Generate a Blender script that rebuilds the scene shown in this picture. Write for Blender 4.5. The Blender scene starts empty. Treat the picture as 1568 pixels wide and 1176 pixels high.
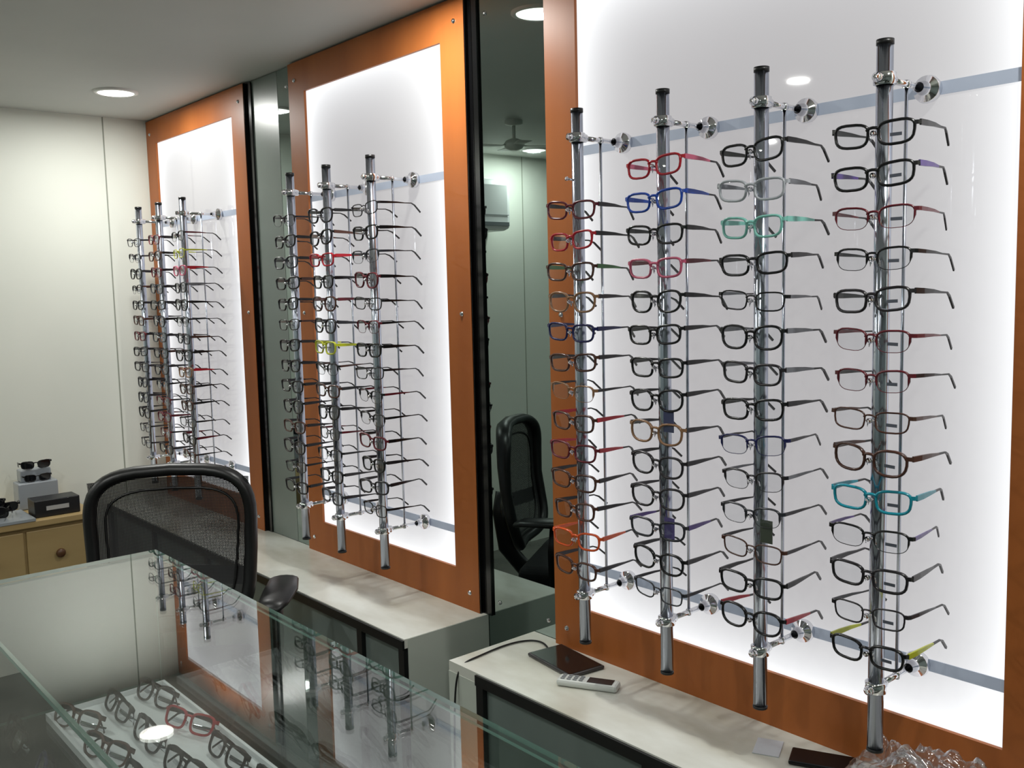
import bpy, random, mathutils
from math import *
from mathutils import Vector, Matrix
random.seed(7)
SC=0.84; K=1/SC
scn=bpy.context.scene; COL=scn.collection
scn.view_settings.view_transform='Standard'
scn.view_settings.look='None'
FL=-.92; CE=1.88; LT=-.13; MY=.022

# ---------------- materials ----------------
def lin(c):
    return tuple(((v/255)/12.92 if v/255<=.04045 else ((v/255+.055)/1.055)**2.4) for v in c)
MATS={}
def mat(name,rgb,rough=.5,metal=0,spec=.5,noise=None,bump=None,coat=0,emit=0):
    if name in MATS: return MATS[name]
    m=bpy.data.materials.new(name);m.use_nodes=True;nt=m.node_tree;b=nt.nodes['Principled BSDF']
    c=(*lin(rgb),1);b.inputs['Base Color'].default_value=c;b.inputs['Roughness'].default_value=rough
    b.inputs['Metallic'].default_value=metal;b.inputs['Specular IOR Level'].default_value=spec
    b.inputs['Coat Weight'].default_value=coat;b.inputs['Coat Roughness'].default_value=.05
    if emit:
        b.inputs['Emission Color'].default_value=c;b.inputs['Emission Strength'].default_value=emit
    if noise:
        rgb2,scale,stretch=noise
        tc=nt.nodes.new('ShaderNodeTexCoord');mp=nt.nodes.new('ShaderNodeMapping');mp.inputs['Scale'].default_value=stretch
        n=nt.nodes.new('ShaderNodeTexNoise');n.inputs['Scale'].default_value=scale;n.inputs['Detail'].default_value=5
        r=nt.nodes.new('ShaderNodeValToRGB');r.color_ramp.elements[0].position=.35;r.color_ramp.elements[1].position=.7
        r.color_ramp.elements[0].color=c;r.color_ramp.elements[1].color=(*lin(rgb2),1)
        nt.links.new(tc.outputs['Object'],mp.inputs[0]);nt.links.new(mp.outputs[0],n.inputs['Vector'])
        nt.links.new(n.outputs['Fac'],r.inputs[0]);nt.links.new(r.outputs[0],b.inputs['Base Color'])
    if bump:
        n2=nt.nodes.new('ShaderNodeTexNoise');n2.inputs['Scale'].default_value=bump[0]
        bp=nt.nodes.new('ShaderNodeBump');bp.inputs['Strength'].default_value=bump[1];bp.inputs['Distance'].default_value=.01
        nt.links.new(n2.outputs['Fac'],bp.inputs['Height']);nt.links.new(bp.outputs[0],b.inputs['Normal'])
    MATS[name]=m;return m
def glass(name,tint,f0=.04,rough=.0,scale=1.0):
    if name in MATS: return MATS[name]
    m=bpy.data.materials.new(name);m.use_nodes=True;nt=m.node_tree;nt.nodes.clear();L=nt.links.new
    o=nt.nodes.new('ShaderNodeOutputMaterial');mx=nt.nodes.new('ShaderNodeMixShader')
    t=nt.nodes.new('ShaderNodeBsdfTransparent');t.inputs[0].default_value=(*tint,1)
    g=nt.nodes.new('ShaderNodeBsdfGlossy');g.inputs['Roughness'].default_value=rough;g.inputs['Color'].default_value=(1,1,1,1)
    lw=nt.nodes.new('ShaderNodeLayerWeight');lw.inputs['Blend'].default_value=.5
    p=nt.nodes.new('ShaderNodeMath');p.operation='POWER';p.inputs[1].default_value=5;L(lw.outputs['Facing'],p.inputs[0])
    ma=nt.nodes.new('ShaderNodeMath');ma.operation='MULTIPLY_ADD';ma.inputs[1].default_value=(1-f0)*scale;ma.inputs[2].default_value=f0
    L(p.outputs[0],ma.inputs[0]);L(ma.outputs[0],mx.inputs[0])
    L(t.outputs[0],mx.inputs[1]);L(g.outputs[0],mx.inputs[2]);L(mx.outputs[0],o.inputs[0])
    MATS[name]=m;return m

M_wall=mat('wall_paint',(230,232,222),.55,noise=((224,227,217),1.5,(1,1,1)))
M_wall2=mat('wall_paint_room',(150,162,158),.7,noise=((140,152,148),1.2,(1,1,1)))
M_ceil=mat('ceiling_paint',(200,202,196),.6,noise=((190,193,188),1.0,(1,1,1)),bump=(60,.03))
M_floor=mat('floor_tile',(104,104,98),.25,noise=((82,82,78),3,(1,1,1)))
M_seam=mat('seam',(150,154,142),.8)
M_or=mat('orange_laminate',(170,98,46),.42,spec=.3,noise=((152,84,38),6,(1,1,.12)))
M_blk=mat('black_gloss_trim',(10,10,11),.15)
M_blkm=mat('black_aluminium',(16,16,17),.35)
M_top=mat('marble_laminate',(222,224,216),.22,noise=((192,190,176),3.2,(1,2,1)))
M_white=mat('white_laminate',(200,206,196),.35)
M_grey=mat('grey_green_panel',(118,130,126),.12,noise=((106,118,114),2,(1,1,1)))
M_gap=mat('grey_infill_panel',(124,134,128),.3,noise=((114,124,118),2,(1,1,1)))
M_endp=mat('grey_gloss_panel',(84,90,88),.08)
M_dark=mat('dark_deck',(50,52,50),.4)
M_chrome=mat('chrome',(225,226,230),.08,1.0)
M_pole=mat('brushed_pole_metal',(194,200,214),.17,1.0)
M_cap=mat('black_cap',(14,14,15),.4)
M_mirror=mat('mirror_silver',(146,160,156),.01,1.0)
M_gl=glass('clear_glass',(.92,.945,.935),.05)
M_glt=glass('counter_top_glass',(.87,.895,.885),.08)
M_gle=mat('glass_edge',(110,140,130),.1,spec=.8)
M_lens=glass('demo_lens',(.90,.91,.92),.05)
M_bar_shadow=mat('blue_grey_bar_shadow',(144,152,166),.5,emit=.42)  # bar shadow on the backlit diffuser as a flat tint, with its own glow

def panel_mat(name,hx,hz):
    m=bpy.data.materials.new(name);m.use_nodes=True;nt=m.node_tree;b=nt.nodes['Principled BSDF'];L=nt.links.new
    b.inputs['Base Color'].default_value=(.14,.14,.14,1);b.inputs['Roughness'].default_value=.03;b.inputs['Specular IOR Level'].default_value=.3
    tc=nt.nodes.new('ShaderNodeTexCoord');sp=nt.nodes.new('ShaderNodeSeparateXYZ');L(tc.outputs['Object'],sp.inputs[0])
    def mth(op,a,b_=None):
        n=nt.nodes.new('ShaderNodeMath');n.operation=op
        for i,v in enumerate((a,b_)):
            if v is None: continue
            if isinstance(v,(int,float)): n.inputs[i].default_value=v
            else: L(v,n.inputs[i])
        return n.outputs[0]
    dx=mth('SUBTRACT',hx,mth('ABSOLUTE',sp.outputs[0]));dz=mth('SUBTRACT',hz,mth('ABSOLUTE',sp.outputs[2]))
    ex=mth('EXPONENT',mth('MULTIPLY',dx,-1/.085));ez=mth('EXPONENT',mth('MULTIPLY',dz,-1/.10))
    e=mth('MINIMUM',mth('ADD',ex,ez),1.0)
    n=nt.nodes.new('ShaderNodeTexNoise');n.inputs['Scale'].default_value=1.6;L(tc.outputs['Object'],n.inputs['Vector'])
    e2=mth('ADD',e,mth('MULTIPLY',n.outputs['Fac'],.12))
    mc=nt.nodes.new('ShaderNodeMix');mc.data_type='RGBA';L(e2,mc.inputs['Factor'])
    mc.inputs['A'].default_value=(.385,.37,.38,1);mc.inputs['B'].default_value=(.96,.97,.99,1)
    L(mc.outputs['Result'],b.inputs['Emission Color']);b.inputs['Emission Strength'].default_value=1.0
    return m

# ---------------- mesh builder ----------------
class MB:
    def __init__(s): s.v=[];s.f=[];s.m=[];s.s=[]
    def add(s,vs,fs,mi=0,sm=False):
        o=len(s.v);s.v+=[tuple(v) for v in vs]
        for f in fs: s.f.append([i+o for i in f]);s.m.append(mi);s.s.append(sm)
    def box(s,a,b,mi=0):
        x0,y0,z0=a;x1,y1,z1=b
        s.add([(x0,y0,z0),(x1,y0,z0),(x1,y1,z0),(x0,y1,z0),(x0,y0,z1),(x1,y0,z1),(x1,y1,z1),(x0,y1,z1)],
              [(0,3,2,1),(4,5,6,7),(0,1,5,4),(1,2,6,5),(2,3,7,6),(3,0,4,7)],mi)
    def tube(s,pts,rs,mi=0,seg=10,closed=False,caps=True,up=(0,0,1),rect=False):
        pts=[Vector(p) for p in pts];n=len(pts)
        if not isinstance(rs,list): rs=[rs]*n
        rs=[(r,r) if not isinstance(r,tuple) else r for r in rs]
        vs=[];up=Vector(up)
        if rect: prof=[(-1,-1),(1,-1),(1,1),(-1,1)]
        else: prof=[(cos(2*pi*k/seg),sin(2*pi*k/seg)) for k in range(seg)]
        sg=len(prof)
        for i,p in enumerate(pts):
            if closed: t=pts[(i+1)%n]-pts[i-1]
            else: t=pts[min(i+1,n-1)]-pts[max(i-1,0)]
            t.normalize();u=up
            if abs(t.dot(u))>.98: u=Vector((0,1,0)) if abs(t.y)<.9 else Vector((1,0,0))
            a=t.cross(u).normalized();b=a.cross(t).normalized()
            for c,d in prof: vs.append(p+a*c*rs[i][0]+b*d*rs[i][1])
        fs=[]
        for i in range(n if closed else n-1):
            j=(i+1)%n
            for k in range(sg):
                l=(k+1)%sg;fs.append((i*sg+k,i*sg+l,j*sg+l,j*sg+k))
        if not closed and caps:
            fs.append(tuple(range(sg))[::-1]);fs.append(tuple((n-1)*sg+k for k in range(sg)))
        s.add(vs,fs,mi,not rect)
    def lathe(s,prof,c=(0,0,0),axis='z',mi=0,seg=24):
        vs=[];c=Vector(c)
        for r,h in prof:
            for k in range(seg):
                a=2*pi*k/seg;x,y=r*cos(a),r*sin(a)
                v={'z':(x,y,h),'y':(x,h,y),'x':(h,x,y)}[axis];vs.append(c+Vector(v))
        fs=[]
        for i in range(len(prof)-1):
            for k in range(seg):
                l=(k+1)%seg;fs.append((i*seg+k,i*seg+l,(i+1)*seg+l,(i+1)*seg+k))
        fs.append(tuple(range(seg)));fs.append(tuple((len(prof)-1)*seg+k for k in range(seg)))
        s.add(vs,fs,mi,True)
    def mesh(s,name,mats):
        me=bpy.data.meshes.new(name);me.from_pydata(s.v,[],s.f)
        for m in mats: me.materials.append(m)
        me.polygons.foreach_set('material_index',s.m);me.polygons.foreach_set('use_smooth',s.s);me.update()
        return me
    def obj(s,name,mats,parent=None,loc=(0,0,0),bevel=0,seg=2):
        o=bpy.data.objects.new(name,s.mesh(name,mats));COL.objects.link(o);o.location=loc
        if parent: o.parent=parent
        if bevel:
            b=o.modifiers.new('b','BEVEL');b.width=bevel;b.segments=seg;b.limit_method='ANGLE'
        return o
def empty(name,loc=(0,0,0)):
    o=bpy.data.objects.new(name,None);o.location=loc;o.empty_display_size=.1;COL.objects.link(o);return o
def B(name,a,b,m,parent=None,bevel=0):
    mb=MB();c=[(a[i]+b[i])/2 for i in range(3)]
    mb.box([a[i]-c[i] for i in range(3)],[b[i]-c[i] for i in range(3)]);return mb.obj(name,[m],parent,c,bevel)

# ---------------- room ----------------
XL=-5.17;XR=1.6;YB=.045;YF=-4.2
B('floor',(XL-.1,YF-.1,FL-.06),(XR+.1,YB+.1,FL),M_floor)
B('ceiling',(XL-.1,YF-.1,CE),(XR+.1,YB+.1,CE+.06),M_ceil)
B('wall_back',(XL-.1,YB,FL),(XR+.1,YB+.08,CE),M_wall)
B('wall_right',(XR,YF,FL),(XR+.08,YB,CE),M_wall2)
B('wall_front',(XL-.1,YF-.08,FL),(XR+.1,YF,CE),M_wall2)
wl=B('wall_left',(XL-.08,YF,FL),(XL,YB,CE),M_wall)
tr=MB()
for y in (-.22,-1.42,-2.62): tr.box((XL,y-.003,FL),(XL+.002,y+.003,CE))
tr.obj('trim_wall_joints',[M_seam])

# ---------------- light-box panels ----------------
def lightbox(name,x0,x1,fw=.125):
    e=empty(name,((x0+x1)/2,0,0));cx=(x0+x1)/2
    z0=-.13;z1=1.872;a,b=x0-cx,x1-cx;i0,i1=.005,1.75
    mb=MB();d=.014
    mb.box((a,-.0,z0),(a+fw,d,z1));mb.box((b-fw,-.0,z0),(b,d,z1))
    mb.box((a+fw,0,z0),(b-fw,d,i0));mb.box((a+fw,0,i1),(b-fw,d,z1))
    mb.obj('orange_frame',[M_or],e)
    s=MB();s.box((a,.0145,z0),(b,YB-.001,z1));s.box((b,.002,z0),(b+.004,MY-.001,z1))
    s.box((b+.004,MY-.008,z0),(b+.020,MY-.001,z1));s.box((b+.023,MY-.008,z0),(b+.046,MY-.001,z1))
    s.obj('black_side_trim',[M_blk],e)
    p=MB();hx=(b-a)/2-fw;hz=(i1-i0)/2
    p.box((-hx,0,-hz),(hx,.004,hz))
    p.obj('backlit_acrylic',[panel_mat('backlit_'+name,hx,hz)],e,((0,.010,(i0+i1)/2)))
    bb=MB()
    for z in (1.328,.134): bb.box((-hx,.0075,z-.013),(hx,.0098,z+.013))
    bb.obj('mounting_bar_shadow',[M_bar_shadow],e)  # strips painted for the shadow of bars behind the acrylic
    sc=MB()
    for x in (a+.05,b-.05):
        for z in (z0+.06,(z0+z1)/2,z1-.07): sc.lathe([(.008,0),(.008,-.003),(.004,-.006)],(x,0,z),'y',0,12)
    sc.obj('frame_screws',[M_chrome],e)
    return e
lightbox('backlit_display_panel',-5.165,-4.0)
lightbox('backlit_display_panel',-3.585,-2.43)
lightbox('backlit_display_panel',-2.06,-.63)
def mirror(x0,x1,z0):
    e=empty('wall_mirror',((x0+x1)/2,MY,0));h=(x1-x0)/2
    m=MB();m.box((-h,0,z0),(h,.018,CE-.004));m.obj('mirror_glass',[M_mirror],e)
    s=MB()
    for x in (-h+.075,h-.05):
        for z in (z0+.84 if z0<-.5 else z0+.05,CE-.08): s.lathe([(.007,0),(.007,-.003),(.003,-.006)],(x,0,z),'y',0,12)
    s.obj('mirror_screws',[M_chrome],e)
mirror(-2.424,-2.064,FL+.002);mirror(-3.72,-3.589,LT+.001)
B('grey_infill_panel',(-3.994,MY,LT+.001),(-3.724,MY+.018,CE-.004),M_gap)

# ---------------- ledges ----------------
def ledge(x0,x1,xs):
    e=empty('storage_ledge',((x0+x1)/2,-.12,FL));yf=-.318;yb=MY-.002
    cx,cy,cz=e.location
    t=MB();t.box((x0-cx,yf-cy,LT-.03-cz),(x1-cx,yb-cy,LT-cz));t.obj('marble_top',[M_top],e)
    k=MB()
    k.box((xs-cx,yf-.008-cy,LT-.034-cz),(x1-cx,yf-.0005-cy,LT-.004-cz))
    xx=xs
    while xx<x1-.05:
        k.box((xx-cx,yf-.004-cy,.02),(xx+.03-cx,yf+.02-cy,LT-.034-cz));xx+=.62
    k.box((xs-cx,yf-.004-cy,.02),(x1-cx,yf+.02-cy,.07))
    k.box((x1-.03-cx,yf-.004-cy,.02),(x1-cx,yf+.02-cy,LT-.034-cz))
    k.obj('black_edge_frame',[M_blkm],e)
    b=MB();b.box((x0-cx,yf+.012-cy,0),(x1-cx,yb-cy,LT-.03-cz));b.obj('cabinet_body',[M_grey],e)
    w=MB();w.box((x0-cx-.001,yf-.001-cy,0),(xs-cx,yf+.012-cy,LT-.03-cz))
    if xs>x0: w.obj('white_end_post',[M_white],e)
    sd=MB();sd.box((x1-cx,yf+.012-cy,0),(x1+.002-cx,yb-cy,LT-.001-cz));sd.obj('side_panel',[M_white],e)
ledge(XL+.003,-2.41,XL+.003)
ledge(-2.18,XR-.004,-2.05)

# ---------------- eyeglasses ----------------
GC={}
def gl_mesh(style,front,temple,stick=False):
    key=(style,front,temple,stick)
    if key in GC: return GC[key]
    mb=MB()
    st={0:(.0262,.0170,3.2,(.0024,.0027)),1:(.026,.0165,3.0,(.0018,.0024)),2:(.0255,.0155,3.4,(.0015,.0017)),3:(.0262,.0195,2.6,(.0024,.0029))}[style]
    a,bh,ex,r=st;N=22
    for sx in (-1,1):
        c=Vector((sx*.0345,0,0));pts=[]
        for k in range(N):
            t=2*pi*k/N;cx,cz=cos(t),sin(t)
            x=a*abs(cx)**(2/ex)*(1 if cx>0 else -1);z=bh*abs(cz)**(2/ex)*(1 if cz>0 else -1)
            x*=1+.07*z/bh
            pts.append(c+Vector((x,.0035*((c.x+x)/.066)**2,z+.0012*sx*x/a)))
        rr=[]
        for p in pts:
            top=p.z>-.2*bh
            if style==1: rr.append((r[0],r[1]*1.3) if top else (.0006,.0007))
            else: rr.append(r if not (style in(0,3) and p.z>.5*bh) else (r[0],r[1]*1.4))
        mb.tube(pts,rr,0,5,closed=True,up=(0,1,0))
        ln=[p*1 for p in pts];mb.add([c]+ln,[(0,i+1,(i+1)%N+1) for i in range(N)],2,True)
        zz=bh*.62
        mb.tube([(sx*.0600,.002,zz),(sx*.0655,.0035,zz),(sx*.0675,.008,zz)],[(.0016,.0030)]*3,0,rect=True)
        th=.0038 if style in(0,3) else .0026
        tw=.0015 if style in(0,3) else .0011
        mb.tube([(sx*.0675,.007,zz),(sx*.0675,.03,zz),(sx*.066,.06,zz),(sx*.0635,.085,zz-.001)],[(tw,th*1.15),(tw,th*1.1),(tw*.9,th*.8),(tw*.9,th*.45)],1,rect=True)
        mb.tube([(sx*.0635,.085,zz-.001),(sx*.062,.108,zz-.001),(sx*.059,.120,zz-.006),(sx*.055,.140,zz-.024)],[(tw*.8,th*.45),(tw*.9,.0013),(tw*1.1,.0018),(tw*1.0,.0020)],4,rect=True)
        mb.tube([(sx*.0095,.001,.002),(sx*.0085,.006,-.002),(sx*.0075,.008,-.006)],.0006,3,5)
        mb.tube([(sx*.0078,.008,-.002),(sx*.0074,.0085,-.006),(sx*.0085,.009,-.010)],[(.0005,.0012),(.0008,.0028),(.0005,.0012)],3,6)
    zb=bh*.35
    mb.tube([(-.0105,0,zb),(-.005,-.001,zb+.003),(0,-.0015,zb+.0035),(.005,-.001,zb+.003),(.0105,0,zb)],[(r[0],max(r[1],.0014))]*5,0,6,up=(0,1,0))
    if stick:
        x=.036;mb.add([(x-.010,-.0006,-.006),(x+.008,-.0006,-.006),(x+.008,-.0006,-.001),(x-.010,-.0006,-.001)],[(0,1,2,3)],5)
    f=mat('frame_%d_%d_%d'%front,front,.25);t=mat('frame_%d_%d_%d'%temple,temple,.25)
    me=mb.mesh('eyeglasses',[f,t,M_lens,M_chrome,mat('temple_tip',(28,26,28),.3),mat('lens_sticker',(84,88,100),.5)]);GC[key]=me;return me
def glasses(parent,loc,style,front,temple,rot=(0,0,0),stick=False,name='eyeglasses'):
    o=bpy.data.objects.new(name,gl_mesh(style,front,temple,stick));COL.objects.link(o)
    o.location=loc;o.scale=(K*1.06,)*3;o.rotation_euler=rot;o.parent=parent;return o
BK=(14,13,15);DK=(34,30,34);BR=(74,44,34);MA=(96,22,34);RD=(176,24,40);BL=(24,70,170);NV=(24,28,80);PU=(78,52,130)
PK=(196,92,120);TN=(140,104,74);OG=(214,84,30);GY=(110,112,118);CL=(176,180,186);MT=(128,196,184);TE=(18,140,160);YG=(190,196,40);GM=(44,46,52);GN=(60,110,60)
P1=[None,(0,MA,BK),(0,RD,BK),(0,BR,GN),(3,TN,DK),(0,NV,NV),(0,BR,BK),(1,TN,DK),(0,BR,RD),(0,MA,RD),(0,BR,BK),(0,BR,BK),(0,OG,OG),(0,BR,DK)]
P2=[(0,RD,PK),(0,BL,BL),(0,BK,BK),(0,PK,MA),(3,BK,BK),(0,BK,BK),(0,BK,BK),(3,BK,BK),(3,TN,DK),(3,DK,BK),(3,DK,DK),(0,GM,PU),(3,BK,DK),(2,GM,DK)]
P3=[(0,BK,BK),(0,CL,GY),(0,MT,MT),(0,BK,DK),(2,BK,GY),(3,BK,GY),(0,DK,GY),(0,BK,BK),(1,NV,DK),(1,DK,GY),(1,GM,DK),(2,BR,DK),(0,BK,BK),(3,BK,RD)]
P4=[(0,BK,BK),(0,BK,PU),(1,MA,MA),(1,BK,BK),(0,DK,BK),(1,MA,MA),(1,MA,DK),(2,BR,BR),(3,BR,BR),(0,TE,TE),(1,BK,PU),(0,DK,DK),(2,DK,GM),(0,BK,YG)]
dkp=[BK,BK,DK,BR,BK,GM,DK,MA,BK,BK]
def rnd(n=14): return [(random.choice([0,0,1,2,3]),random.choice(dkp),random.choice(dkp)) for _ in range(n)]
Q1,Q2,Q3=rnd(),rnd(),rnd();Q2[2]=(0,RD,RD);Q2[6]=(0,YG,YG)
R1,R2,R3=rnd(),rnd(),rnd();R3[1]=(2,YG,YG);R3[2]=(0,PK,RD);R3[3]=(0,GM,GY);R3[8]=(0,TN,RD)
PY=-.173;TOPZ,BOTZ=1.328,.134
def rod(x,lst,stick=False,ticket=()):
    e=empty('eyewear_display_rod',(x,PY,0))
    p=MB();p.tube([(0,0,.004),(0,0,.7),(0,0,1.392)],.0155,0,24,caps=True);p.obj('pole',[M_pole],e)
    c=MB()
    for z0,z1 in((0,.006),(1.39,1.4)): c.tube([(0,0,z0),(0,0,z1)],.0163,0,24)
    c.obj('end_caps',[M_cap],e)
    m=MB()
    for z in (TOPZ,BOTZ):
        m.lathe([(.0165,-.012),(.021,-.010),(.021,.010),(.0165,.012)],(0,0,z),'z',0,20)
        m.lathe([(.004,-.036),(.009,-.032),(.010,-.024),(.006,-.018)],(0,0,z),'y',0,14)
        m.tube([(0,.018,z),(0,.172,z)],.0062,0,12)
        m.lathe([(.011,.014),(.013,.02),(.011,.03)],(0,0,z),'y',0,14)
        m.lathe([(.010,.135),(.014,.150),(.014,.158),(.026,.162),(.028,.170),(.026,.180)],(0,0,z),'y',0,20)
        m.lathe([(.006,-.008),(.0085,-.004),(.0085,.004),(.006,.008)],(0,.085,z),'z',0,12)
    m.obj('wall_brackets',[M_chrome],e)
    t=MB();t.tube([(0,.085,BOTZ),(0,.085,TOPZ)],.0036,0,8);t.obj('temple_rest_rod',[M_pole],e)
    g=MB()
    for i in range(14):
        z=1.225-.0777*i
        g.tube([(0,-.012,z-.004),(0,-.04,z-.002)],.003,0,8);g.lathe([(.002,-.045),(.0055,-.042),(.0055,-.038),(.002,-.036)],(0,0,z-.002),'y',0,10)
    g.obj('frame_pegs',[M_chrome],e)
    for i,s in enumerate(lst):
        if s is None: continue
        z=1.225-.0777*i
        glasses(e,(random.uniform(-.004,.004),-.034,z+.001-.0035),s[0],s[1],s[2],(random.uniform(-.05,.03),random.uniform(-.05,.05),random.uniform(-.09,.09)),stick)
    for z,cc in ticket:
        q=MB();q.box((.02,-.03,z-.05),(.05,-.028,z));q.obj('price_tag',[cc],e)
tg1=mat('tag_purple',(84,74,128),.5);tg2=mat('tag_green',(70,78,66),.5);tg3=mat('tag_navy',(60,66,104),.5)
rod(-1.758,P1);rod(-1.476,P2,ticket=((.655,tg3),(.40,tg1)));rod(-1.207,P3,ticket=((.44,tg2),));rod(-.933,P4,True)
for x,l in((-3.282,Q1),(-3.015,Q2),(-2.727,Q3),(-4.868,R1),(-4.599,R2),(-4.309,R3)): rod(x,l)

# ---------------- glass counter ----------------
cx0,cx1,cy0,cy1,ct=-2.2,.95,-1.56,-1.145,.362
e=empty('glass_display_counter',((cx0+cx1)/2,(cy0+cy1)/2,FL));ox,oy,oz=e.location
def pane(name,a,b,thin,m=None):
    mb=MB();mb.box((a[0]-ox,a[1]-oy,a[2]-oz),(b[0]-ox,b[1]-oy,b[2]-oz))
    for i,f in enumerate(mb.f):
        ax={0:2,1:2,2:1,3:0,4:1,5:0}[i];mb.m[i]=0 if ax==thin else 1
    return mb.obj(name,[m or M_gl,M_gle],e)
dk=-.32
pane('top_glass',(cx0-.006,cy0-.006,ct-.008),(cx1,cy1+.006,ct),2,M_glt)
pane('front_glass',(cx0,cy0,dk),(cx1,cy0+.006,ct-.009),1)
pane('back_glass',(cx0,cy1-.006,dk),(cx1,cy1,ct-.009),1)
b=MB();b.box((cx0-ox,cy0+.007-oy,dk-oz),(cx0+.012-ox,cy1-.007-oy,ct-.009-oz));b.obj('end_panel',[M_endp],e)
pane('glass_shelf',(cx0+.015,cy0+.012,.054),(cx1-.01,cy1-.012,.06),2)
b=MB();b.box((cx0-ox,cy0-oy,0),(cx1-ox,cy1-oy,dk-oz));b.obj('base_cabinet',[M_white],e)
b=MB();b.box((cx0+.013-ox,cy0+.01-oy,dk-oz),(cx1-.01-ox,cy1-.01-oy,dk+.008-oz));b.obj('deck',[M_dark],e)
tr=empty('display_tray',(-1.3,-1.292,.0605))
t=MB();t.box((-.83,-.127,0),(.9,.127,.006));
for s in((-.83,-.127,.9,-.121),(-.83,.121,.9,.127),(-.83,-.121,-.824,.121),(.894,-.121,.9,.121)): t.box((s[0],s[1],.006),(s[2],s[3],.016))
t.obj('white_tray',[mat('tray_white',(240,242,244),.4)],tr)
def folded(parent,loc,style,col,rz):
    key=('f',style,col)
    if key not in GC:
        src=gl_mesh(style,col,BK);me=src.copy()
        for v in me.vertices:
            if v.co.y>.009:
                sx=1 if v.co.x>0 else -1;L_=v.co.y-.009
                v.co=Vector((sx*(.066-L_),.009+(.003 if sx>0 else .007)+(.0675-abs(v.co.x))*.1,v.co.z))
        GC[key]=me
    o=bpy.data.objects.new('eyeglasses',GC[key]);COL.objects.link(o);o.parent=parent;o.scale=(K*.94,)*3
    o.location=loc;o.rotation_euler=(radians(-28),0,rz)
cl=[BK,DK,BK,MA,BK,BR,GM,BK,RD,NV]
for i in range(9):
    for j in range(3):
        folded(tr,(-.73+i*.178+random.uniform(-.01,.01),-.095+j*.083,.030),random.choice([0,3,0,3]),random.choice(cl),random.uniform(-.2,.2)+.15)
for i in range(5):
    folded(e,(-2.05+i*.22-ox,-1.50-oy,.088-oz),0,random.choice(cl),random.uniform(-.15,.15))

# ---------------- office chair ----------------
M_ch=mat('chair_black_plastic',(14,14,15),.38);M_fab=mat('chair_fabric',(20,20,22),.85,bump=(300,.3))
mm=bpy.data.materials.new('chair_mesh_fabric');mm.use_nodes=True;nt=mm.node_tree;bs=nt.nodes['Principled BSDF']
bs.inputs['Base Color'].default_value=(.02,.02,.021,1);bs.inputs['Roughness'].default_value=.6
tc=nt.nodes.new('ShaderNodeTexCoord');sp=nt.nodes.new('ShaderNodeSeparateXYZ');nt.links.new(tc.outputs['Object'],sp.inputs[0])
def sn(o):
    a=nt.nodes.new('ShaderNodeMath');a.operation='MULTIPLY';a.inputs[1].default_value=800;nt.links.new(o,a.inputs[0])
    s=nt.nodes.new('ShaderNodeMath');s.operation='SINE';nt.links.new(a.outputs[0],s.inputs[0])
    s2=nt.nodes.new('ShaderNodeMath');s2.operation='ABSOLUTE';nt.links.new(s.outputs[0],s2.inputs[0]);return s2.outputs[0]
mu=nt.nodes.new('ShaderNodeMath');mu.operation='MULTIPLY';nt.links.new(sn(sp.outputs[0]),mu.inputs[0]);nt.links.new(sn(sp.outputs[2]),mu.inputs[1])
gt=nt.nodes.new('ShaderNodeMath');gt.operation='LESS_THAN';gt.inputs[1].default_value=.80;nt.links.new(mu.outputs[0],gt.inputs[0])
nt.links.new(gt.outputs[0],bs.inputs['Alpha'])
ch=empty('office_chair',(-2.90,-.90,FL));CS=K*.92;ch.scale=(CS,CS,CS);ch.rotation_euler=(0,0,radians(-123.2))
UP=(0,0,.14)
def backpt(u,v):
    hw=.222+.022*v-.02*max(0,(.25-v))*2
    return Vector((u*hw,-.25-.05*v+.05*u*u-.03*sin(v*pi)+.02,.56+.465*v))
N=44;pts=[];rr=[]
for k in range(N):
    t=2*pi*k/N;c_,s_=cos(t),sin(t);e_=4.6
    u=abs(c_)**(2/e_)*(1 if c_>0 else -1);v=abs(s_)**(2/e_)*(1 if s_>0 else -1)
    p=backpt(u,(v+1)/2);p.z+=.014*(1-u*u)*(1 if v>0 else 0);pts.append(p)
    rr.append((.020,.022+.010*max(0,v)))
f=MB();f.tube(pts,rr,0,10,closed=True,up=(0,1,0))
inn=[backpt(.86*(p.x/.245),((p.z-.56)/.47)*.82+.07)+Vector((0,.004,0)) for p in pts]
f.tube(inn,.004,0,6,closed=True,up=(0,1,0));f.obj('back_frame',[M_ch],ch,UP)
g=MB();n=14;vs=[backpt(-.97+1.94*i/n,.02+.96*j/n) for j in range(n+1) for i in range(n+1)]
g.add(vs,[(j*(n+1)+i,j*(n+1)+i+1,(j+1)*(n+1)+i+1,(j+1)*(n+1)+i) for j in range(n) for i in range(n)],0,True);g.obj('back_mesh',[mm],ch,UP)
s=MB()
s.tube([(0,-.31,.74),(0,-.33,.66),(0,-.31,.52),(0,-.22,.42),(0,-.05,.40)],[(.04,.012),(.035,.014),(.035,.016),(.04,.018),(.05,.018)],0,8,up=(1,0,0))
s.tube([backpt(-.9,.30)-Vector((0,.02,0)),(0,-.325,.70),backpt(.9,.30)-Vector((0,.02,0))],[(.01,.03)]*3,0,8)
s.obj('back_support',[M_ch],ch,UP)
s=MB();s.box((-.24,-.2,.43),(.24,.27,.51));so=s.obj('seat_cushion',[M_fab],ch,UP,bevel=.035,seg=5)
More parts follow.
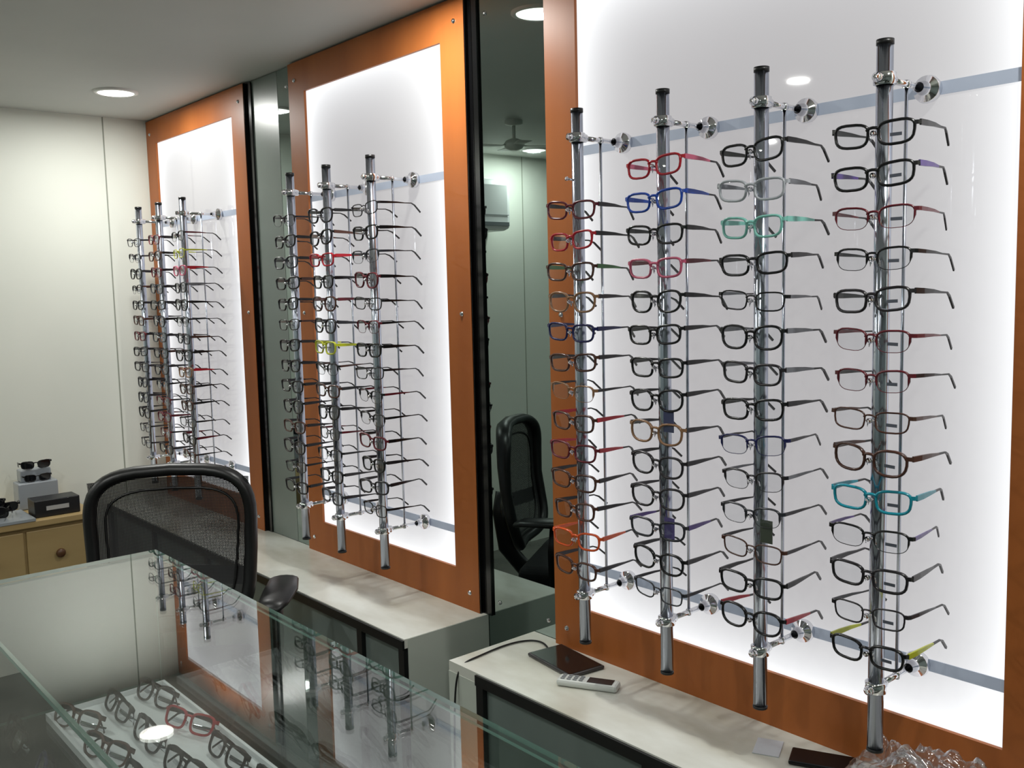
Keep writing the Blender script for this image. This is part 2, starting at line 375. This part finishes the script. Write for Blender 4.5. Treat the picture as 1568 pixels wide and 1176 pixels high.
for sx in(-1,1):
    a=MB()
    a.tube([(sx*.15,-.02,.42),(sx*.27,-.02,.42),(sx*.325,-.02,.47),(sx*.335,-.02,.60),(sx*.335,-.01,.70)],[(.03,.012)]*2+[(.012,.032)]*3,0,10,up=(0,1,0))
    a.obj('arm_post',[M_ch],ch,UP)
    a=MB();a.tube([(sx*.335,-.17,.702),(sx*.338,-.14,.712),(sx*.34,-.03,.714),(sx*.332,.08,.712),(sx*.322,.12,.702)],[(.030,.010),(.044,.014),(.050,.016),(.044,.014),(.028,.010)],0,14)
    a.obj('arm_pad',[M_ch],ch,UP)
s=MB();s.tube([(0,0,.1),(0,0,.34)],.028,0,16);s.tube([(0,0,.3),(0,0,.56)],.016,0,16);s.box((-.1,-.12,.54),(.1,.12,.575));s.obj('gas_lift',[M_ch],ch)
s=MB();w=MB()
for k in range(5):
    a=2*pi*k/5+.3;d=Vector((cos(a),sin(a),0))
    s.tube([d*.02+Vector((0,0,.12)),d*.15+Vector((0,0,.11)),d*.29+Vector((0,0,.08))],[(.028,.018),(.022,.015),(.015,.012)],0,8)
    c=d*.29;q=Vector((-d.y,d.x,0))
    s.tube([c+Vector((0,0,.09)),c+Vector((0,0,.045))],.008,0,8)
    for t in(-.018,.018): w.tube([c+q*(t-.008)+Vector((0,0,.028)),c+q*(t+.008)+Vector((0,0,.028))],.028,0,14)
s.obj('star_base',[M_ch],ch);w.obj('casters',[M_ch],ch)

# ---------------- wooden cabinet at far wall ----------------
M_wd=mat('light_wood',(182,158,110),.45,noise=((164,138,92),5,(1,.15,1)))
M_kn=mat('wood_knob',(86,56,32),.4)
cb=empty('wooden_drawer_cabinet',(-4.93,-1.12,FL));h=(-.06-FL)
c=MB();c.box((-.22,-.58,.04),(.2,.58,h-.03));c.box((-.235,-.6,h-.03),(.235,.6,h));c.box((-.2,-.56,0),(.18,.56,.04));c.obj('carcass',[M_wd],cb,bevel=.004)
c=MB();kk=MB()
for r in range(3):
    z1=h-.05-r*.27
    for q in range(4):
        y0=-.57+q*.287
        c.box((.2,y0,z1-.245),(.216,y0+.275,z1));kk.lathe([(.008,.214),(.01,.225),(.022,.234),(.018,.244),(.004,.247)],(0,y0+.137,z1-.12),'x',0,16)
c.obj('drawer_fronts',[M_wd],cb,bevel=.004);kk.obj('knobs',[M_kn],cb)
zt=FL+h+.001
bc=empty('black_product_box',(-4.80,-.68,zt))
q=MB();q.box((-.06,-.10,0),(.06,.10,.08));q.obj('carton',[mat('carton_black',(22,22,26),.4)],bc,bevel=.004)
q=MB();q.box((.0602,-.05,.03),(.0615,.05,.05));q.obj('label',[mat('label_white',(170,170,170),.5)],bc)
st=empty('sunglasses_stand',(-5.02,-.70,zt))
q=MB();q.box((-.05,-.09,0),(.05,.09,.13));q.box((-.05,-.07,.13),(.02,.07,.19));q.obj('stand_block',[mat('stand_grey',(150,156,162),.2)],st,bevel=.006)
M_sl=mat('sun_lens',(16,16,20),.05)
def sunglasses(parent,loc,rz,s=1.0):
    src=gl_mesh(0,BK,BK);me=src.copy();me.materials[2]=M_sl
    o=bpy.data.objects.new('sunglasses',me);COL.objects.link(o);o.scale=(K*s,K*.55*s,K*s);o.rotation_euler=(0,0,rz);o.location=loc;o.parent=parent
sunglasses(st,(.03,0,.212),radians(90),.9);sunglasses(st,(.046,.0,.150),radians(90),.8)
pf=empty('sunglasses_pile',(-4.82,-.94,zt))
for i in range(6): sunglasses(pf,(random.uniform(-.02,.08),random.uniform(-.05,.05),.033+.024*(i%3)),radians(90)+random.uniform(-.5,.5))
q=MB();q.box((-.13,-.15,0),(.13,.15,.012));q.obj('tray',[mat('tray_clear_grey',(150,156,160),.2)],pf)

# ---------------- things on the ledge ----------------
tb=empty('tablet',(-1.93,-.085,LT));tb.rotation_euler=(0,0,radians(-8))
q=MB();q.box((-.105,-.062,0.001),(.105,.062,.011));q.obj('body',[mat('tablet_case',(60,60,60),.3)],tb,bevel=.004)
q=MB();q.box((-.098,-.056,.0112),(.098,.056,.0118));q.obj('screen',[mat('tablet_screen',(14,14,16),.12)],tb)
rm=empty('remote_control',(-1.765,-.158,LT));rm.rotation_euler=(0,0,radians(28))
q=MB();q.box((-.085,-.024,.001),(.085,.024,.02));q.obj('body',[mat('remote_white',(200,204,200),.4)],rm,bevel=.007)
q=MB();q.box((.0,-.017,.0202),(.07,.017,.0208));q.obj('display',[mat('remote_dark',(30,32,34),.2)],rm)
q=MB()
for i in range(4):
    for j in range(3): q.box((-.074+i*.017,-.016+j*.012,.0202),(-.064+i*.017,-.009+j*.012,.0225))
q.obj('buttons',[mat('remote_btn',(130,134,136),.5)],rm)
ph=empty('smartphone',(-1.11,-.075,LT));ph.rotation_euler=(0,0,radians(25))
q=MB();q.box((-.07,-.036,.001),(.07,.036,.011));q.obj('body',[mat('phone_black',(16,16,18),.25,spec=.3)],ph,bevel=.004)
pc=empty('paper_card',(-1.235,-.10,LT));pc.rotation_euler=(0,0,radians(25))
q=MB();q.box((-.03,-.04,.0005),(.03,.04,.002));q.obj('card',[mat('card_white',(200,204,210),.5)],pc)
cu=bpy.data.curves.new('charging_cable','CURVE');cu.dimensions='3D';cu.bevel_depth=.0028;cu.bevel_resolution=2
spn=cu.splines.new('NURBS');pp=[(-2.03,-.06,LT+.006),(-2.09,-.02,LT+.004),(-2.14,-.05,LT+.004),(-2.15,-.15,LT+.004),(-2.13,-.26,LT+.004),(-2.135,-.325,LT+.002),(-2.14,-.335,LT-.1),(-2.14,-.34,LT-.4)]
spn.points.add(len(pp)-1)
for i,p in enumerate(pp): spn.points[i].co=(*p,1)
spn.use_endpoint_u=True;spn.order_u=4
cu.materials.append(M_cap);co=bpy.data.objects.new('charging_cable',cu);COL.objects.link(co)
M_bag=glass('plastic_film',(.90,.90,.92),.07,.12,.8)
bm=MB();nx,ny=60,40;vs=[]
for j in range(ny+1):
    for i in range(nx+1):
        u=i/nx*2-1;v=j/ny*2-1
        hh=max(0,(1-u**4)*(1-v**4))
        nz=mathutils.noise.noise(Vector((u*3,v*3,.3)))*.5+abs(mathutils.noise.noise(Vector((u*7,v*7,2))))*.5
        nz+=.12*abs(mathutils.noise.noise(Vector((u*16,v*16,5))))
        vs.append((u*.24*(1+.1*nz),v*.085,.004+hh*(.085+.11*nz)))
bm.add(vs,[(j*(nx+1)+i,j*(nx+1)+i+1,(j+1)*(nx+1)+i+1,(j+1)*(nx+1)+i) for j in range(ny) for i in range(nx)],0,True)
bm.obj('plastic_bag',[M_bag],None,(-.80,-.115,LT+.002))

# ---------------- ceiling downlights ----------------
def downlight(x,y,pw=8,r=.094):
    e=empty('ceiling_downlight',(x,y,CE))
    q=MB();q.lathe([(r+.018,0),(r+.018,-.006),(r+.004,-.010),(r,-.004)],(0,0,0),'z',0,32);q.obj('rim',[mat('rim_white',(235,235,230),.4)],e)
    q=MB();q.lathe([(r-.001,-.004),(r-.001,-.0075),(.04,-.0085)],(0,0,0),'z',0,32)
    m=mat('lamp_diffuser',(255,253,245),.5,emit=5);q.obj('diffuser',[m],e)
    ld=bpy.data.lights.new('lamp','AREA');ld.shape='DISK';ld.size=.09;ld.energy=pw;ld.color=(1,1,.96)
    lo=bpy.data.objects.new('lamp',ld);COL.objects.link(lo);lo.location=(0,0,-.014);lo.parent=e
for x,y in((-4.51,-.37),(-2.45,-.30),(-.35,-.35),(-4.85,-2.45),(-3.7,-3.5),(-1.2,-3.5),(-.35,-2.2)): downlight(x,y,8.5,.078)
downlight(-2.52,-2.0,8.5,.062)

# ---------------- air conditioner & fan (seen in the mirror) ----------------
ac=empty('wall_air_conditioner',(XL,-1.84,1.34))
q=MB();q.box((0,-.47,0),(.24,.47,.34));q.obj('housing',[mat('ac_white',(250,252,252),.3)],ac,bevel=.04)
q=MB();q.box((.235,-.44,.03),(.246,.44,.055));q.box((.241,-.44,.10),(.2425,.44,.104));q.obj('vent',[mat('ac_vent',(120,126,130),.4)],ac)
fn=empty('ceiling_fan',(-4.08,-1.6,CE))
q=MB();q.lathe([(.05,0),(.05,-.02),(.02,-.03)],(0,0,0),'z',0,20);q.tube([(0,0,-.02),(0,0,-.14)],.01,0,10)
q.lathe([(.02,-.10),(.045,-.11),(.06,-.13),(.045,-.155),(.02,-.165)],(0,0,0),'z',0,24);q.obj('motor',[M_white],fn)
q=MB()
for k in range(4):
    a=2*pi*k/4+.4;d=Vector((cos(a),sin(a),0))
    q.tube([d*.04+Vector((0,0,-.135)),d*.08+Vector((0,0,-.14)),d*.19+Vector((0,0,-.138))],[(.014,.003),(.034,.002),(.042,.002)],0,8)
q.obj('blades',[M_white],fn)

# ---------------- camera ----------------
f_,yaw,pit,rol=1905.5,radians(40.709),radians(5.721),radians(-1.374)
F=Vector((-cos(yaw)*cos(pit),sin(yaw)*cos(pit),-sin(pit)));R=F.cross(Vector((0,0,1))).normalized();U=R.cross(F)
R2=R*cos(rol)+U*sin(rol);U2=-R*sin(rol)+U*cos(rol)
cd=bpy.data.cameras.new('camera');cam=bpy.data.objects.new('camera',cd);COL.objects.link(cam);scn.camera=cam
cd.sensor_width=36;cd.lens=f_/2048*36;cd.clip_start=.02
Mx=Matrix(((R2.x,U2.x,-F.x),(R2.y,U2.y,-F.y),(R2.z,U2.z,-F.z))).to_4x4();Mx.translation=Vector((0,-1.924,.95))
cam.matrix_world=Mx
w=bpy.data.worlds.new('world');scn.world=w;w.use_nodes=True;w.node_tree.nodes['Background'].inputs[0].default_value=(.5,.52,.5,1);w.node_tree.nodes['Background'].inputs[1].default_value=.3
for o in list(scn.objects):
    if o.parent is None:
        o.location=(o.location-Vector((0,0,FL)))*SC
        if o is not cam: o.scale=o.scale*SC
